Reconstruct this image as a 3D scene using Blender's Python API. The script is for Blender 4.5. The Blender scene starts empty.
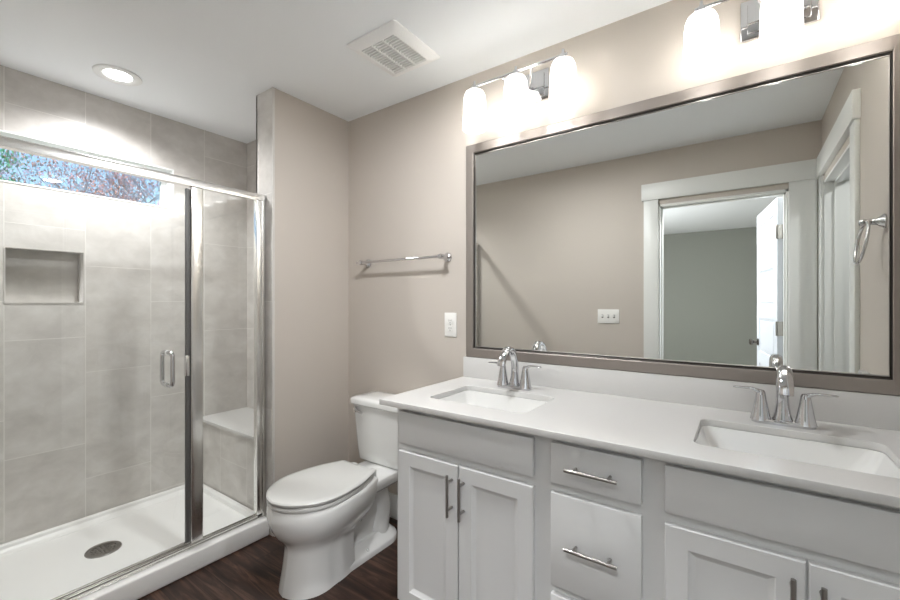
import bpy, bmesh, math, random
from mathutils import Vector, Matrix, Euler
from math import sin, cos, pi, radians

scene = bpy.context.scene
COL = scene.collection
random.seed(7)

# ------------------------------------------------------------------ camera, world, light, exposure
CAM_H = 1.273
cam_data = bpy.data.cameras.new('camera')
cam = bpy.data.objects.new('camera', cam_data)
COL.objects.link(cam)
cam.location = (0, 0, CAM_H)
cam.rotation_euler = (radians(90), 0, radians(35.3))
cam_data.sensor_width = 36.0
cam_data.lens = 412.6 / 900 * 36.0
cam_data.shift_y = 2.0 / 900
cam_data.clip_start = 0.01
scene.camera = cam

world = bpy.data.worlds.new('world')
scene.world = world
world.use_nodes = True
wn = world.node_tree
wn.nodes.clear()
sky = wn.nodes.new('ShaderNodeTexSky')
sky.sky_type = 'NISHITA'
sky.sun_disc = False
sky.sun_elevation = radians(48)
sky.sun_rotation = radians(100)
sky.altitude = 300
sky.air_density = 1.6
sky.dust_density = 0.0
sky.ozone_density = 5.0
bg = wn.nodes.new('ShaderNodeBackground')
bg.inputs['Strength'].default_value = 0.056
wo = wn.nodes.new('ShaderNodeOutputWorld')
wn.links.new(sky.outputs[0], bg.inputs[0])
wn.links.new(bg.outputs[0], wo.inputs[0])

sun_d = bpy.data.lights.new('sun', 'SUN')
sun_d.energy = 1.2
sun_d.angle = radians(0.6)
sun_d.color = (1.0, 0.96, 0.9)
sun = bpy.data.objects.new('sun', sun_d)
COL.objects.link(sun)
sun.rotation_euler = (radians(38), radians(22), 0)
sun.location = (6, -6, 9)

SHADE_E = 0.215
VANITY_W = 0.06      # each bulb of the two vanity lights
CAN_W = 19.0        # recessed shower light
DAY_FILL_W = 30.0  # added area fill from the bedroom side
CLOSET_FILL_W = 4.0  # added fill lamp in the closet, unseen
CENTER_FILL_W = 5.6  # added fill lamp on the bathroom ceiling, out of view
ROOM_FILL_W = 13.0       # unseen fill lamp added in the room behind the doorway

day_fill_d = bpy.data.lights.new('bedroom_daylight_fill', 'AREA')  # area fill added at the bedroom's west wall, with no opening behind it
day_fill_d.shape = 'RECTANGLE'; day_fill_d.size = 1.44; day_fill_d.size_y = 1.2; day_fill_d.energy = DAY_FILL_W; day_fill_d.color = (0.95, 0.98, 1.0)
day_fill = bpy.data.objects.new('bedroom_daylight_fill', day_fill_d)
COL.objects.link(day_fill)
day_fill.location = (-2.385, -1.8, 1.5)
day_fill.rotation_euler = (radians(90), 0, radians(-90))

vs = scene.view_settings
scene.display_settings.display_device = 'sRGB'
vs.view_transform = 'Standard'
vs.look = 'None'
vs.exposure = 1.88
vs.gamma = 1.0
vs.use_curve_mapping = False
try:
    cy = scene.cycles
    cy.max_bounces = 12
    cy.diffuse_bounces = 6
    cy.glossy_bounces = 6
    cy.transparent_max_bounces = 16
    cy.transmission_bounces = 6
    cy.sample_clamp_indirect = 4.0
    cy.caustics_reflective = False
    cy.caustics_refractive = False
    cy.blur_glossy = 0.5
    cy.use_denoising = True
except Exception:
    pass

# ------------------------------------------------------------------ main dimensions (metres)
CEIL = 2.44
Y_N = 1.80          # wall behind the mirror
Y_S = 0.035         # wall with the doorway
X_E = 0.415          # wall at the right end of the vanity
X_ST = -2.08        # face of the short partition wall
X_SH = -2.245       # shower side of the partition
X_W = -2.98         # tiled wall with the window
Y_ST = 1.272        # tiled end of the partition
Y_REC = 1.617       # end wall above the bench

# ------------------------------------------------------------------ materials
def lin(c):
    return tuple(((v / 255.0) / 12.92 if v / 255.0 <= 0.04045 else ((v / 255.0 + 0.055) / 1.055) ** 2.4) for v in c) + (1.0,)

def mat(name, rgb, rough=0.5, metal=0.0, bump=0.0, bump_scale=60.0, vary=0.0, vary_scale=3.0, coat=0.0, spec=None, aniso=None):
    m = bpy.data.materials.new(name)
    m.use_nodes = True
    nt = m.node_tree
    p = nt.nodes['Principled BSDF']
    p.inputs['Base Color'].default_value = lin(rgb)
    p.inputs['Roughness'].default_value = rough
    p.inputs['Metallic'].default_value = metal
    if coat:
        p.inputs['Coat Weight'].default_value = coat
        p.inputs['Coat Roughness'].default_value = 0.06
    if spec is not None:
        p.inputs['Specular IOR Level'].default_value = spec
    tc = nt.nodes.new('ShaderNodeTexCoord')
    if vary:
        n = nt.nodes.new('ShaderNodeTexNoise')
        n.inputs['Scale'].default_value = vary_scale
        n.inputs['Detail'].default_value = 3
        nt.links.new(tc.outputs['Object'], n.inputs['Vector'])
        mx = nt.nodes.new('ShaderNodeMix')
        mx.data_type = 'RGBA'
        c = lin(rgb)
        mx.inputs[6].default_value = tuple(v * (1 - vary) for v in c[:3]) + (1,)
        mx.inputs[7].default_value = tuple(min(1, v * (1 + vary)) for v in c[:3]) + (1,)
        nt.links.new(n.outputs['Fac'], mx.inputs[0])
        nt.links.new(mx.outputs[2], p.inputs['Base Color'])
    if bump:
        n = nt.nodes.new('ShaderNodeTexNoise')
        n.inputs['Scale'].default_value = bump_scale
        n.inputs['Detail'].default_value = 2
        if aniso:
            mp = nt.nodes.new('ShaderNodeMapping')
            mp.inputs['Scale'].default_value = aniso
            nt.links.new(tc.outputs['Object'], mp.inputs['Vector'])
            nt.links.new(mp.outputs[0], n.inputs['Vector'])
        else:
            nt.links.new(tc.outputs['Object'], n.inputs['Vector'])
        b = nt.nodes.new('ShaderNodeBump')
        b.inputs['Strength'].default_value = bump
        b.inputs['Distance'].default_value = 0.002
        nt.links.new(n.outputs['Fac'], b.inputs['Height'])
        nt.links.new(b.outputs[0], p.inputs['Normal'])
    return m

def math_node(nt, op, a, b=None, c=None):
    n = nt.nodes.new('ShaderNodeMath')
    n.operation = op
    for i, v in enumerate((a, b, c)):
        if v is None:
            continue
        if isinstance(v, (int, float)):
            n.inputs[i].default_value = v
        else:
            nt.links.new(v, n.inputs[i])
    return n.outputs[0]

M = {}
M['paint'] = mat('greige_wall_paint', (198, 190, 181), 0.85, bump=0.12, bump_scale=160)
M['ceiling'] = mat('ceiling_paint', (244, 247, 249), 0.9, bump=0.1, bump_scale=120)
M['trim'] = mat('white_trim_paint', (228, 229, 226), 0.38, vary=0.01)
M['bedroom'] = mat('grey_green_wall_paint', (140, 142, 135), 0.9, bump=0.1, bump_scale=160)
M['carpet'] = mat('carpet', (150, 143, 134), 1.0, bump=0.8, bump_scale=300, vary=0.1, vary_scale=90)
M['cabinet'] = mat('painted_cabinet', (208, 208, 207), 0.4, bump=0.03, bump_scale=40)
M['quartz'] = mat('white_quartz', (212, 211, 209), 0.22, vary=0.012, vary_scale=120)
M['porcelain'] = mat('porcelain', (228, 228, 226), 0.12, coat=0.6, vary=0.005)
M['seat'] = mat('toilet_seat_plastic', (204, 204, 201), 0.22, vary=0.005)
M['acrylic'] = mat('shower_pan_acrylic', (246, 245, 243), 0.28, vary=0.01)
M['chrome'] = mat('polished_chrome', (208, 208, 210), 0.06, 1.0, vary=0.01)
M['nickel'] = mat('brushed_nickel', (160, 157, 153), 0.28, 1.0, bump=0.15, bump_scale=8, aniso=(4, 4, 200))
M['steel'] = mat('polished_frame_metal', (232, 231, 228), 0.24, 1.0, vary=0.02)
M['frame'] = mat('mirror_frame_metallic', (150, 142, 136), 0.46, 0.6, bump=0.2, bump_scale=6, aniso=(1, 60, 60), vary=0.03, vary_scale=2)
M['frame_lip'] = mat('mirror_frame_inner_lip', (70, 66, 62), 0.35, 0.6, vary=0.03)
M['mirror'] = mat('mirror_silver', (238, 240, 238), 0.0, 1.0)
M['edge'] = mat('tile_edge_trim', (206, 202, 197), 0.4, vary=0.02)
M['dark'] = mat('dark_gap', (25, 24, 24), 0.7, vary=0.02)
M['vinyl'] = mat('white_vinyl', (238, 239, 238), 0.35, vary=0.01)
M['plate'] = mat('outlet_plastic', (238, 237, 233), 0.3, vary=0.01)
M['fan'] = mat('fan_cover_plastic', (246, 246, 245), 0.45, vary=0.01)
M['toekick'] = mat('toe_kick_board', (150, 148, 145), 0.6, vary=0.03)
M['bulb'] = mat('frosted_bulb', (250, 248, 240), 0.4)
M['gasket'] = mat('grey_gasket', (96, 95, 93), 0.45, vary=0.02)
M['knob'] = mat('dark_nickel_knob', (110, 105, 100), 0.2, 1.0, vary=0.02)
M['door'] = mat('door_paint', (206, 211, 219), 0.42, vary=0.01)
M['bark'] = mat('tree_bark', (168, 160, 172), 0.9, bump=0.6, bump_scale=12, vary=0.15, vary_scale=6)
M['grass'] = mat('lawn_grass', (88, 112, 60), 1.0, bump=0.6, bump_scale=30, vary=0.25, vary_scale=6)

def tile_material():
    m = bpy.data.materials.new('stone_look_porcelain_tile')
    m.use_nodes = True
    nt = m.node_tree
    p = nt.nodes['Principled BSDF']
    tc = nt.nodes.new('ShaderNodeTexCoord')
    sp = nt.nodes.new('ShaderNodeSeparateXYZ')
    nt.links.new(tc.outputs['Object'], sp.inputs[0])
    geo = nt.nodes.new('ShaderNodeNewGeometry')
    sn = nt.nodes.new('ShaderNodeSeparateXYZ')
    nt.links.new(geo.outputs['True Normal'], sn.inputs[0])
    isx = math_node(nt, 'GREATER_THAN', math_node(nt, 'ABSOLUTE', sn.outputs['X']), 0.6)
    isz = math_node(nt, 'GREATER_THAN', math_node(nt, 'ABSOLUTE', sn.outputs['Z']), 0.6)
    W, H = 0.3105, 0.592
    # horizontal coordinate: Y on faces that look along X, X (shifted) otherwise
    uy = math_node(nt, 'DIVIDE', math_node(nt, 'SUBTRACT', sp.outputs['Y'], 0.391), W)
    ux = math_node(nt, 'DIVIDE', math_node(nt, 'SUBTRACT', sp.outputs['X'], -2.98 - 0.02), W)
    mixu = nt.nodes.new('ShaderNodeMix')
    nt.links.new(isx, mixu.inputs[0]); nt.links.new(ux, mixu.inputs[2]); nt.links.new(uy, mixu.inputs[3])
    u = mixu.outputs[0]
    k = math_node(nt, 'FLOOR', u)
    fu = math_node(nt, 'SUBTRACT', u, k)
    zz = math_node(nt, 'ADD', sp.outputs['Z'], math_node(nt, 'MULTIPLY', k, H / 3.0))
    v = math_node(nt, 'DIVIDE', math_node(nt, 'SUBTRACT', zz, 0.487), H)
    kv = math_node(nt, 'FLOOR', v)
    fv = math_node(nt, 'SUBTRACT', v, kv)
    gu = math_node(nt, 'GREATER_THAN', math_node(nt, 'ABSOLUTE', math_node(nt, 'SUBTRACT', fu, 0.5)), 0.5 - 0.0018 / W)
    gv = math_node(nt, 'GREATER_THAN', math_node(nt, 'ABSOLUTE', math_node(nt, 'SUBTRACT', fv, 0.5)), 0.5 - 0.0018 / H)
    g0 = math_node(nt, 'MAXIMUM', gu, gv)
    g = math_node(nt, 'MULTIPLY', g0, math_node(nt, 'SUBTRACT', 1.0, isz))
    # stone clouding, shifted from tile to tile
    cmb = nt.nodes.new('ShaderNodeCombineXYZ')
    nt.links.new(math_node(nt, 'MULTIPLY', k, 3.7), cmb.inputs[0])
    nt.links.new(math_node(nt, 'MULTIPLY', kv, 5.3), cmb.inputs[1])
    nt.links.new(math_node(nt, 'MULTIPLY', kv, 2.1), cmb.inputs[2])
    va = nt.nodes.new('ShaderNodeVectorMath')
    nt.links.new(tc.outputs['Object'], va.inputs[0]); nt.links.new(cmb.outputs[0], va.inputs[1])
    mp = nt.nodes.new('ShaderNodeMapping')
    mp.inputs['Rotation'].default_value = (0.5, 0.2, 0.3)
    mp.inputs['Scale'].default_value = (1, 1, 1.4)
    nt.links.new(va.outputs[0], mp.inputs['Vector'])
    n1 = nt.nodes.new('ShaderNodeTexNoise')
    n1.inputs['Scale'].default_value = 6.5
    n1.inputs['Detail'].default_value = 8
    n1.inputs['Roughness'].default_value = 0.62
    n1.inputs['Distortion'].default_value = 0.3
    nt.links.new(mp.outputs[0], n1.inputs['Vector'])
    cr = nt.nodes.new('ShaderNodeValToRGB')
    e = cr.color_ramp.elements
    e[0].position = 0.28; e[0].color = lin((192, 188, 183))
    e[1].position = 0.72; e[1].color = lin((218, 215, 211))
    mid = e.new(0.5); mid.color = lin((206, 202, 197))
    nt.links.new(n1.outputs['Fac'], cr.inputs[0])
    mx = nt.nodes.new('ShaderNodeMix'); mx.data_type = 'RGBA'
    nt.links.new(g, mx.inputs[0]); nt.links.new(cr.outputs[0], mx.inputs[6])
    mx.inputs[7].default_value = lin((224, 221, 216))
    nt.links.new(mx.outputs[2], p.inputs['Base Color'])
    p.inputs['Roughness'].default_value = 0.42
    h = math_node(nt, 'ADD', math_node(nt, 'MULTIPLY', g, -1.0), math_node(nt, 'MULTIPLY', n1.outputs['Fac'], 0.4))
    b = nt.nodes.new('ShaderNodeBump')
    b.inputs['Strength'].default_value = 0.35
    b.inputs['Distance'].default_value = 0.0015
    nt.links.new(h, b.inputs['Height'])
    nt.links.new(b.outputs[0], p.inputs['Normal'])
    return m
M['tile'] = tile_material()

def wood_material():
    m = bpy.data.materials.new('dark_walnut_plank')
    m.use_nodes = True
    nt = m.node_tree
    p = nt.nodes['Principled BSDF']
    tc = nt.nodes.new('ShaderNodeTexCoord')
    sp = nt.nodes.new('ShaderNodeSeparateXYZ')
    nt.links.new(tc.outputs['Object'], sp.inputs[0])
    W, L = 0.18, 1.22
    r = math_node(nt, 'DIVIDE', math_node(nt, 'ADD', sp.outputs['Y'], 10.05), W)
    row = math_node(nt, 'FLOOR', r)
    fr = math_node(nt, 'SUBTRACT', r, row)
    c = math_node(nt, 'DIVIDE', math_node(nt, 'ADD', math_node(nt, 'ADD', sp.outputs['X'], 20.0), math_node(nt, 'MULTIPLY', row, 0.437)), L)
    col = math_node(nt, 'FLOOR', c)
    fc = math_node(nt, 'SUBTRACT', c, col)
    gap = math_node(nt, 'MAXIMUM',
        math_node(nt, 'GREATER_THAN', math_node(nt, 'ABSOLUTE', math_node(nt, 'SUBTRACT', fr, 0.5)), 0.5 - 0.0012 / W),
        math_node(nt, 'GREATER_THAN', math_node(nt, 'ABSOLUTE', math_node(nt, 'SUBTRACT', fc, 0.5)), 0.5 - 0.0012 / L))
    cmb = nt.nodes.new('ShaderNodeCombineXYZ')
    nt.links.new(math_node(nt, 'ADD', math_node(nt, 'MULTIPLY', sp.outputs['X'], 1.5), math_node(nt, 'MULTIPLY', row, 7.3)), cmb.inputs[0])
    nt.links.new(math_node(nt, 'ADD', math_node(nt, 'MULTIPLY', sp.outputs['Y'], 16.0), math_node(nt, 'MULTIPLY', col, 3.1)), cmb.inputs[1])
    n = nt.nodes.new('ShaderNodeTexNoise')
    n.inputs['Scale'].default_value = 1.6
    n.inputs['Detail'].default_value = 9
    n.inputs['Roughness'].default_value = 0.66
    n.inputs['Distortion'].default_value = 1.1
    nt.links.new(cmb.outputs[0], n.inputs['Vector'])
    cr = nt.nodes.new('ShaderNodeValToRGB')
    e = cr.color_ramp.elements
    e[0].position = 0.30; e[0].color = lin((28, 19, 16))
    e[1].position = 0.75; e[1].color = lin((104, 77, 63))
    mid = e.new(0.5); mid.color = lin((54, 37, 30))
    nt.links.new(n.outputs['Fac'], cr.inputs[0])
    wnz = nt.nodes.new('ShaderNodeTexWhiteNoise')
    cm2 = nt.nodes.new('ShaderNodeCombineXYZ')
    nt.links.new(row, cm2.inputs[0]); nt.links.new(col, cm2.inputs[1])
    nt.links.new(cm2.outputs[0], wnz.inputs['Vector'])
    br = math_node(nt, 'ADD', math_node(nt, 'MULTIPLY', wnz.outputs['Value'], 0.4), 0.8)
    br2 = math_node(nt, 'MULTIPLY', br, math_node(nt, 'SUBTRACT', 1.0, math_node(nt, 'MULTIPLY', gap, 0.7)))
    mx = nt.nodes.new('ShaderNodeVectorMath'); mx.operation = 'SCALE'
    nt.links.new(cr.outputs[0], mx.inputs[0]); nt.links.new(br2, mx.inputs['Scale'])
    nt.links.new(mx.outputs[0], p.inputs['Base Color'])
    p.inputs['Roughness'].default_value = 0.5
    p.inputs['Specular IOR Level'].default_value = 0.35
    b = nt.nodes.new('ShaderNodeBump')
    b.inputs['Strength'].default_value = 0.15
    b.inputs['Distance'].default_value = 0.001
    nt.links.new(n.outputs['Fac'], b.inputs['Height'])
    nt.links.new(b.outputs[0], p.inputs['Normal'])
    return m
M['wood'] = wood_material()

def glass_material(name, tint, ior=1.5):
    """clear pane: lets light straight through, reflects by Fresnel"""
    m = bpy.data.materials.new(name)
    m.use_nodes = True
    nt = m.node_tree
    nt.nodes.clear()
    out = nt.nodes.new('ShaderNodeOutputMaterial')
    tr = nt.nodes.new('ShaderNodeBsdfTransparent')
    tr.inputs[0].default_value = tint
    gl = nt.nodes.new('ShaderNodeBsdfGlossy')
    gl.inputs['Roughness'].default_value = 0.0
    gl.inputs['Color'].default_value = (1, 1, 1, 1)
    fr = nt.nodes.new('ShaderNodeFresnel')
    fr.inputs['IOR'].default_value = ior
    geo = nt.nodes.new('ShaderNodeNewGeometry')
    f = math_node(nt, 'MULTIPLY', fr.outputs[0], math_node(nt, 'SUBTRACT', 1.0, geo.outputs['Backfacing']))
    mx = nt.nodes.new('ShaderNodeMixShader')
    nt.links.new(f, mx.inputs[0]); nt.links.new(tr.outputs[0], mx.inputs[1]); nt.links.new(gl.outputs[0], mx.inputs[2])
    nt.links.new(mx.outputs[0], out.inputs[0])
    return m
M['glass'] = glass_material('clear_shower_glass', (0.975, 0.985, 0.98, 1), 1.65)
M['pane'] = glass_material('window_glass', (0.98, 0.985, 0.985, 1))

def shade_material(name, strength):
    m = bpy.data.materials.new(name)
    m.use_nodes = True
    nt = m.node_tree
    nt.nodes.clear()
    out = nt.nodes.new('ShaderNodeOutputMaterial')
    tl = nt.nodes.new('ShaderNodeBsdfTranslucent'); tl.inputs[0].default_value = (0.97, 0.96, 0.94, 1)
    df = nt.nodes.new('ShaderNodeBsdfDiffuse'); df.inputs[0].default_value = (0.93, 0.93, 0.91, 1)
    tr = nt.nodes.new('ShaderNodeBsdfTransparent'); tr.inputs[0].default_value = (1, 1, 1, 1)
    gl = nt.nodes.new('ShaderNodeBsdfGlossy'); gl.inputs['Roughness'].default_value = 0.15
    a = nt.nodes.new('ShaderNodeMixShader'); a.inputs[0].default_value = 0.35
    nt.links.new(tl.outputs[0], a.inputs[1]); nt.links.new(df.outputs[0], a.inputs[2])
    b = nt.nodes.new('ShaderNodeMixShader'); b.inputs[0].default_value = 0.18
    nt.links.new(a.outputs[0], b.inputs[1]); nt.links.new(tr.outputs[0], b.inputs[2])
    c = nt.nodes.new('ShaderNodeMixShader'); c.inputs[0].default_value = 0.04
    nt.links.new(b.outputs[0], c.inputs[1]); nt.links.new(gl.outputs[0], c.inputs[2])
    em = nt.nodes.new('ShaderNodeEmission'); em.inputs['Color'].default_value = (0.95, 0.975, 1.0, 1); em.inputs['Strength'].default_value = strength
    ad = nt.nodes.new('ShaderNodeAddShader')
    nt.links.new(c.outputs[0], ad.inputs[0]); nt.links.new(em.outputs[0], ad.inputs[1])
    nt.links.new(ad.outputs[0], out.inputs[0])
    return m
M['shade'] = shade_material('opal_glass_shade', SHADE_E)
M['dome'] = shade_material('fill_lamp_glass', 1.0)  # glass of the added fill lamps

def emit(name, rgb, s):
    m = bpy.data.materials.new(name)
    m.use_nodes = True
    nt = m.node_tree
    p = nt.nodes['Principled BSDF']
    p.inputs['Base Color'].default_value = (0.9, 0.9, 0.9, 1)
    p.inputs['Emission Color'].default_value = tuple(rgb) + (1,)
    p.inputs['Emission Strength'].default_value = s
    return m
M['lens'] = emit('lit_lens', (1, 0.98, 0.96), 3.0)
M['bulb_lit'] = emit('lit_bulb', (1, 0.96, 0.9), 6.0)

def leaf(name, a, b):
    m = mat(name, a, 0.7)
    nt = m.node_tree
    p = nt.nodes['Principled BSDF']
    tc = nt.nodes.new('ShaderNodeTexCoord')
    n = nt.nodes.new('ShaderNodeTexNoise'); n.inputs['Scale'].default_value = 2.2
    nt.links.new(tc.outputs['Object'], n.inputs['Vector'])
    cr = nt.nodes.new('ShaderNodeValToRGB')
    cr.color_ramp.elements[0].position = 0.4; cr.color_ramp.elements[0].color = lin(a)
    cr.color_ramp.elements[1].position = 0.6; cr.color_ramp.elements[1].color = lin(b)
    nt.links.new(n.outputs['Fac'], cr.inputs[0])
    nt.links.new(cr.outputs[0], p.inputs['Base Color'])
    return m
M['leaf_pink'] = leaf('pink_brown_leaves', (214, 176, 186), (218, 160, 140))
M['leaf_green'] = leaf('green_leaves', (90, 170, 130), (120, 185, 140))
M['leaf_mauve'] = leaf('mauve_leaves', (170, 150, 190), (212, 178, 196))

# ------------------------------------------------------------------ mesh helpers
def box(bm, x0, x1, y0, y1, z0, z1, bev=0.0, seg=2):
    if x0 > x1: x0, x1 = x1, x0
    if y0 > y1: y0, y1 = y1, y0
    if z0 > z1: z0, z1 = z1, z0
    vs_ = [bm.verts.new(c) for c in ((x0, y0, z0), (x1, y0, z0), (x1, y1, z0), (x0, y1, z0), (x0, y0, z1), (x1, y0, z1), (x1, y1, z1), (x0, y1, z1))]
    fs = [bm.faces.new([vs_[i] for i in f]) for f in ((3, 2, 1, 0), (4, 5, 6, 7), (0, 1, 5, 4), (1, 2, 6, 5), (2, 3, 7, 6), (3, 0, 4, 7))]
    if bev > 0:
        es = list({e for f in fs for e in f.edges})
        bmesh.ops.bevel(bm, geom=es, offset=bev, segments=seg, affect='EDGES', profile=0.5)
    return vs_

def loft(bm, rings, cap0=True, cap1=True, closed=True):
    vr = [[bm.verts.new(p) for p in r] for r in rings]
    n = len(vr[0])
    for a, b in zip(vr, vr[1:]):
        for i in range(n if closed else n - 1):
            j = (i + 1) % n
            try:
                bm.faces.new((a[i], a[j], b[j], b[i]))
            except ValueError:
                pass
    if cap0: bm.faces.new(list(reversed(vr[0])))
    if cap1: bm.faces.new(vr[-1])
    return vr

def lathe(bm, prof, center=(0, 0, 0), axis='Z', n=32, cap0=False, cap1=False):
    """prof: list of (r, h)"""
    cx, cy_, cz = center
    rings = []
    for r, h in prof:
        ring = []
        for i in range(n):
            a = 2 * pi * i / n
            if axis == 'Z': ring.append((cx + r * cos(a), cy_ + r * sin(a), cz + h))
            elif axis == 'Y': ring.append((cx + r * cos(a), cy_ + h, cz + r * sin(a)))
            else: ring.append((cx + h, cy_ + r * cos(a), cz + r * sin(a)))
        rings.append(ring)
    return loft(bm, rings, cap0, cap1)

def tube(bm, pts, rad, n=12, cap=True, flat=1.0, up=None):
    """sweep a circle along pts; rad number or list; flat squashes along the frame's second axis"""
    pts = [Vector(p) for p in pts]
    if isinstance(rad, (int, float)): rad = [rad] * len(pts)
    if isinstance(flat, (int, float)): flat = [flat] * len(pts)
    rings = []
    prev = Vector(up) if up else None
    for i, p in enumerate(pts):
        if i == 0: t = pts[1] - pts[0]
        elif i == len(pts) - 1: t = pts[-1] - pts[-2]
        else: t = (pts[i + 1] - pts[i]).normalized() + (pts[i] - pts[i - 1]).normalized()
        t.normalize()
        if prev is None:
            prev = Vector((0, 0, 1)) if abs(t.z) < 0.9 else Vector((1, 0, 0))
        a = prev - t * prev.dot(t)
        if a.length < 1e-5:
            a = t.orthogonal()
        a.normalize()
        b = t.cross(a)
        if not up: prev = a
        rings.append([p + a * (rad[i] * flat[i] * cos(2 * pi * k / n)) + b * (rad[i] * sin(2 * pi * k / n)) for k in range(n)])
    return loft(bm, rings, cap, cap)

def spline(pts, m=8, closed=False):
    """Catmull-Rom through tuples of any length"""
    P = [tuple(p) for p in pts]
    n = len(P)
    out = []
    rng = range(n) if closed else range(n - 1)
    for i in rng:
        if closed:
            p0, p1, p2, p3 = P[(i - 1) % n], P[i], P[(i + 1) % n], P[(i + 2) % n]
        else:
            p0, p1, p2, p3 = P[max(i - 1, 0)], P[i], P[i + 1], P[min(i + 2, n - 1)]
        for k in range(m):
            t = k / m
            out.append(tuple(0.5 * (2 * b + (c - a) * t + (2 * a - 5 * b + 4 * c - d) * t * t + (-a + 3 * b - 3 * c + d) * t ** 3) for a, b, c, d in zip(p0, p1, p2, p3)))
    if not closed: out.append(P[-1])
    return out

def rrect(cx, cy_, w, h, r, n=6):
    pts = []
    for sx, sy, a0 in ((1, 1, 0), (-1, 1, 90), (-1, -1, 180), (1, -1, 270)):
        for i in range(n + 1):
            a = radians(a0 + 90 * i / n)
            pts.append((cx + sx * (w / 2 - r) + r * cos(a), cy_ + sy * (h / 2 - r) + r * sin(a)))
    return pts

def finish(name, bm, m, parent=None, smooth=True, angle=38, origin=None):
    bmesh.ops.remove_doubles(bm, verts=bm.verts, dist=1e-6)
    bmesh.ops.recalc_face_normals(bm, faces=bm.faces)
    off = Vector((0, 0, 0))
    if parent is not None:
        q = parent
        while q is not None:
            off += Vector(q.location); q = q.parent
    elif origin is not None:
        off = Vector(origin)
    if off.length > 0:
        bmesh.ops.translate(bm, verts=bm.verts, vec=-off)
    if smooth:
        for f in bm.faces: f.smooth = True
        lim = radians(angle)
        for e in bm.edges:
            e.smooth = len(e.link_faces) == 2 and e.calc_face_angle(0) < lim
    me = bpy.data.meshes.new(name)
    bm.to_mesh(me); bm.free()
    me.materials.append(m)
    o = bpy.data.objects.new(name, me)
    COL.objects.link(o)
    if parent is not None:
        o.parent = parent
    elif origin is not None:
        o.location = origin
    return o

def struct(name, bm, m, **k):
    o = finish(name, bm, m, **k)
    if o.parent is None: o['kind'] = 'structure'
    return o

def thing(name, label, cat, loc=(0, 0, 0), group=None):
    o = bpy.data.objects.new(name, None)
    COL.objects.link(o)
    o.location = loc
    o.empty_display_size = 0.1
    o['label'] = label; o['category'] = cat
    if group: o['group'] = group
    return o

def tag(o, label, cat, group=None):
    o['label'] = label; o['category'] = cat
    if group: o['group'] = group
    return o

def dup(root, loc, label, group=None):
    def rec(o, parent):
        c = o.copy(); COL.objects.link(c); c.parent = parent
        for ch in list(o.children): rec(ch, c)
        return c
    r = rec(root, None)
    r.location = loc
    r['label'] = label
    if group: r['group'] = group
    return r

def B(): return bmesh.new()

def plate(outline, holes, t0, t1, axis):
    """flat slab with holes; 2D coords -> axis 'Z': (x,y), 'X': (y,z), thickness t0..t1 along axis. returns bmesh"""
    cu = bpy.data.curves.new('tmp', 'CURVE')
    cu.dimensions = '2D'; cu.fill_mode = 'BOTH'; cu.extrude = (t1 - t0) / 2
    for poly in [outline] + holes:
        s = cu.splines.new('POLY'); s.points.add(len(poly) - 1)
        for i, p in enumerate(poly): s.points[i].co = (p[0], p[1], 0, 1)
        s.use_cyclic_u = True
    ob = bpy.data.objects.new('tmp', cu); COL.objects.link(ob)
    dg = bpy.context.evaluated_depsgraph_get(); dg.update()
    me = bpy.data.meshes.new_from_object(ob.evaluated_get(dg))
    bm = B(); bm.from_mesh(me)
    bpy.data.objects.remove(ob); bpy.data.curves.remove(cu); bpy.data.meshes.remove(me)
    c = (t0 + t1) / 2
    for v in bm.verts:
        a, b, z = v.co
        v.co = (a, b, c + z) if axis == 'Z' else (c + z, a, b)
    bmesh.ops.remove_doubles(bm, verts=bm.verts, dist=1e-5)
    return bm

def rect(a0, a1, b0, b1): return [(a0, b0), (a1, b0), (a1, b1), (a0, b1)]

# ------------------------------------------------------------------ setting: shell
b = B(); box(b, X_W - 0.16, X_E + 0.1, Y_S - 0.12, Y_N + 0.1, -0.1, 0.0); struct('floor', b, M['wood'], smooth=False)
b = B(); box(b, -3.2, 1.8, -4.5, 2.0, CEIL, CEIL + 0.12); struct('ceiling', b, M['ceiling'], smooth=False)
b = B(); box(b, X_ST, X_E + 0.12, Y_N, Y_N + 0.1, 0, CEIL); struct('wall_north', b, M['paint'], smooth=False)
# partition wall (painted) and its tiled shower side
b = B(); box(b, X_SH + 0.012, X_ST, Y_ST + 0.012, Y_N + 0.1, 0, CEIL); struct('wall_partition', b, M['paint'], smooth=False)
b = B()
box(b, X_SH, X_ST + 0.0, Y_ST, Y_ST + 0.012, 0.0, CEIL)
box(b, X_SH, X_SH + 0.012, Y_ST, Y_REC + 0.05, 0.0, CEIL)
struct('wall_partition_tile', b, M['tile'], smooth=False)
b = B(); box(b, X_ST - 0.004, X_ST + 0.004, Y_ST - 0.004, Y_ST + 0.008, 0.09, CEIL, 0.0015); struct('trim_1', b, M['edge'])
b = B(); box(b, X_W - 0.14, X_SH, Y_REC, Y_REC + 0.05, 0, CEIL); struct('wall_shower_end', b, M['tile'], smooth=False)
b = B(); box(b, X_W - 0.14, X_ST - 0.09, Y_S - 0.0, Y_S + 0.006, 0, CEIL); struct('wall_shower_tile', b, M['tile'], smooth=False)
# west wall with window opening and niche
WY0, WY1, WZ0, WZ1 = 0.19, 1.139, 1.868, 2.122
NY0, NY1, NZ0, NZ1 = 0.395, 0.692, 1.272, 1.545
b = plate(rect(Y_S, Y_REC + 0.05, 0, CEIL), [rect(WY0, WY1, WZ0, WZ1), rect(NY0, NY1, NZ0, NZ1)], X_W - 0.14, X_W, 'X')
box(b, X_W - 0.14, X_W - 0.10, NY0 - 0.01, NY1 + 0.01, NZ0 - 0.01, NZ1 + 0.01)
struct('wall_west', b, M['tile'], smooth=False)
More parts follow.
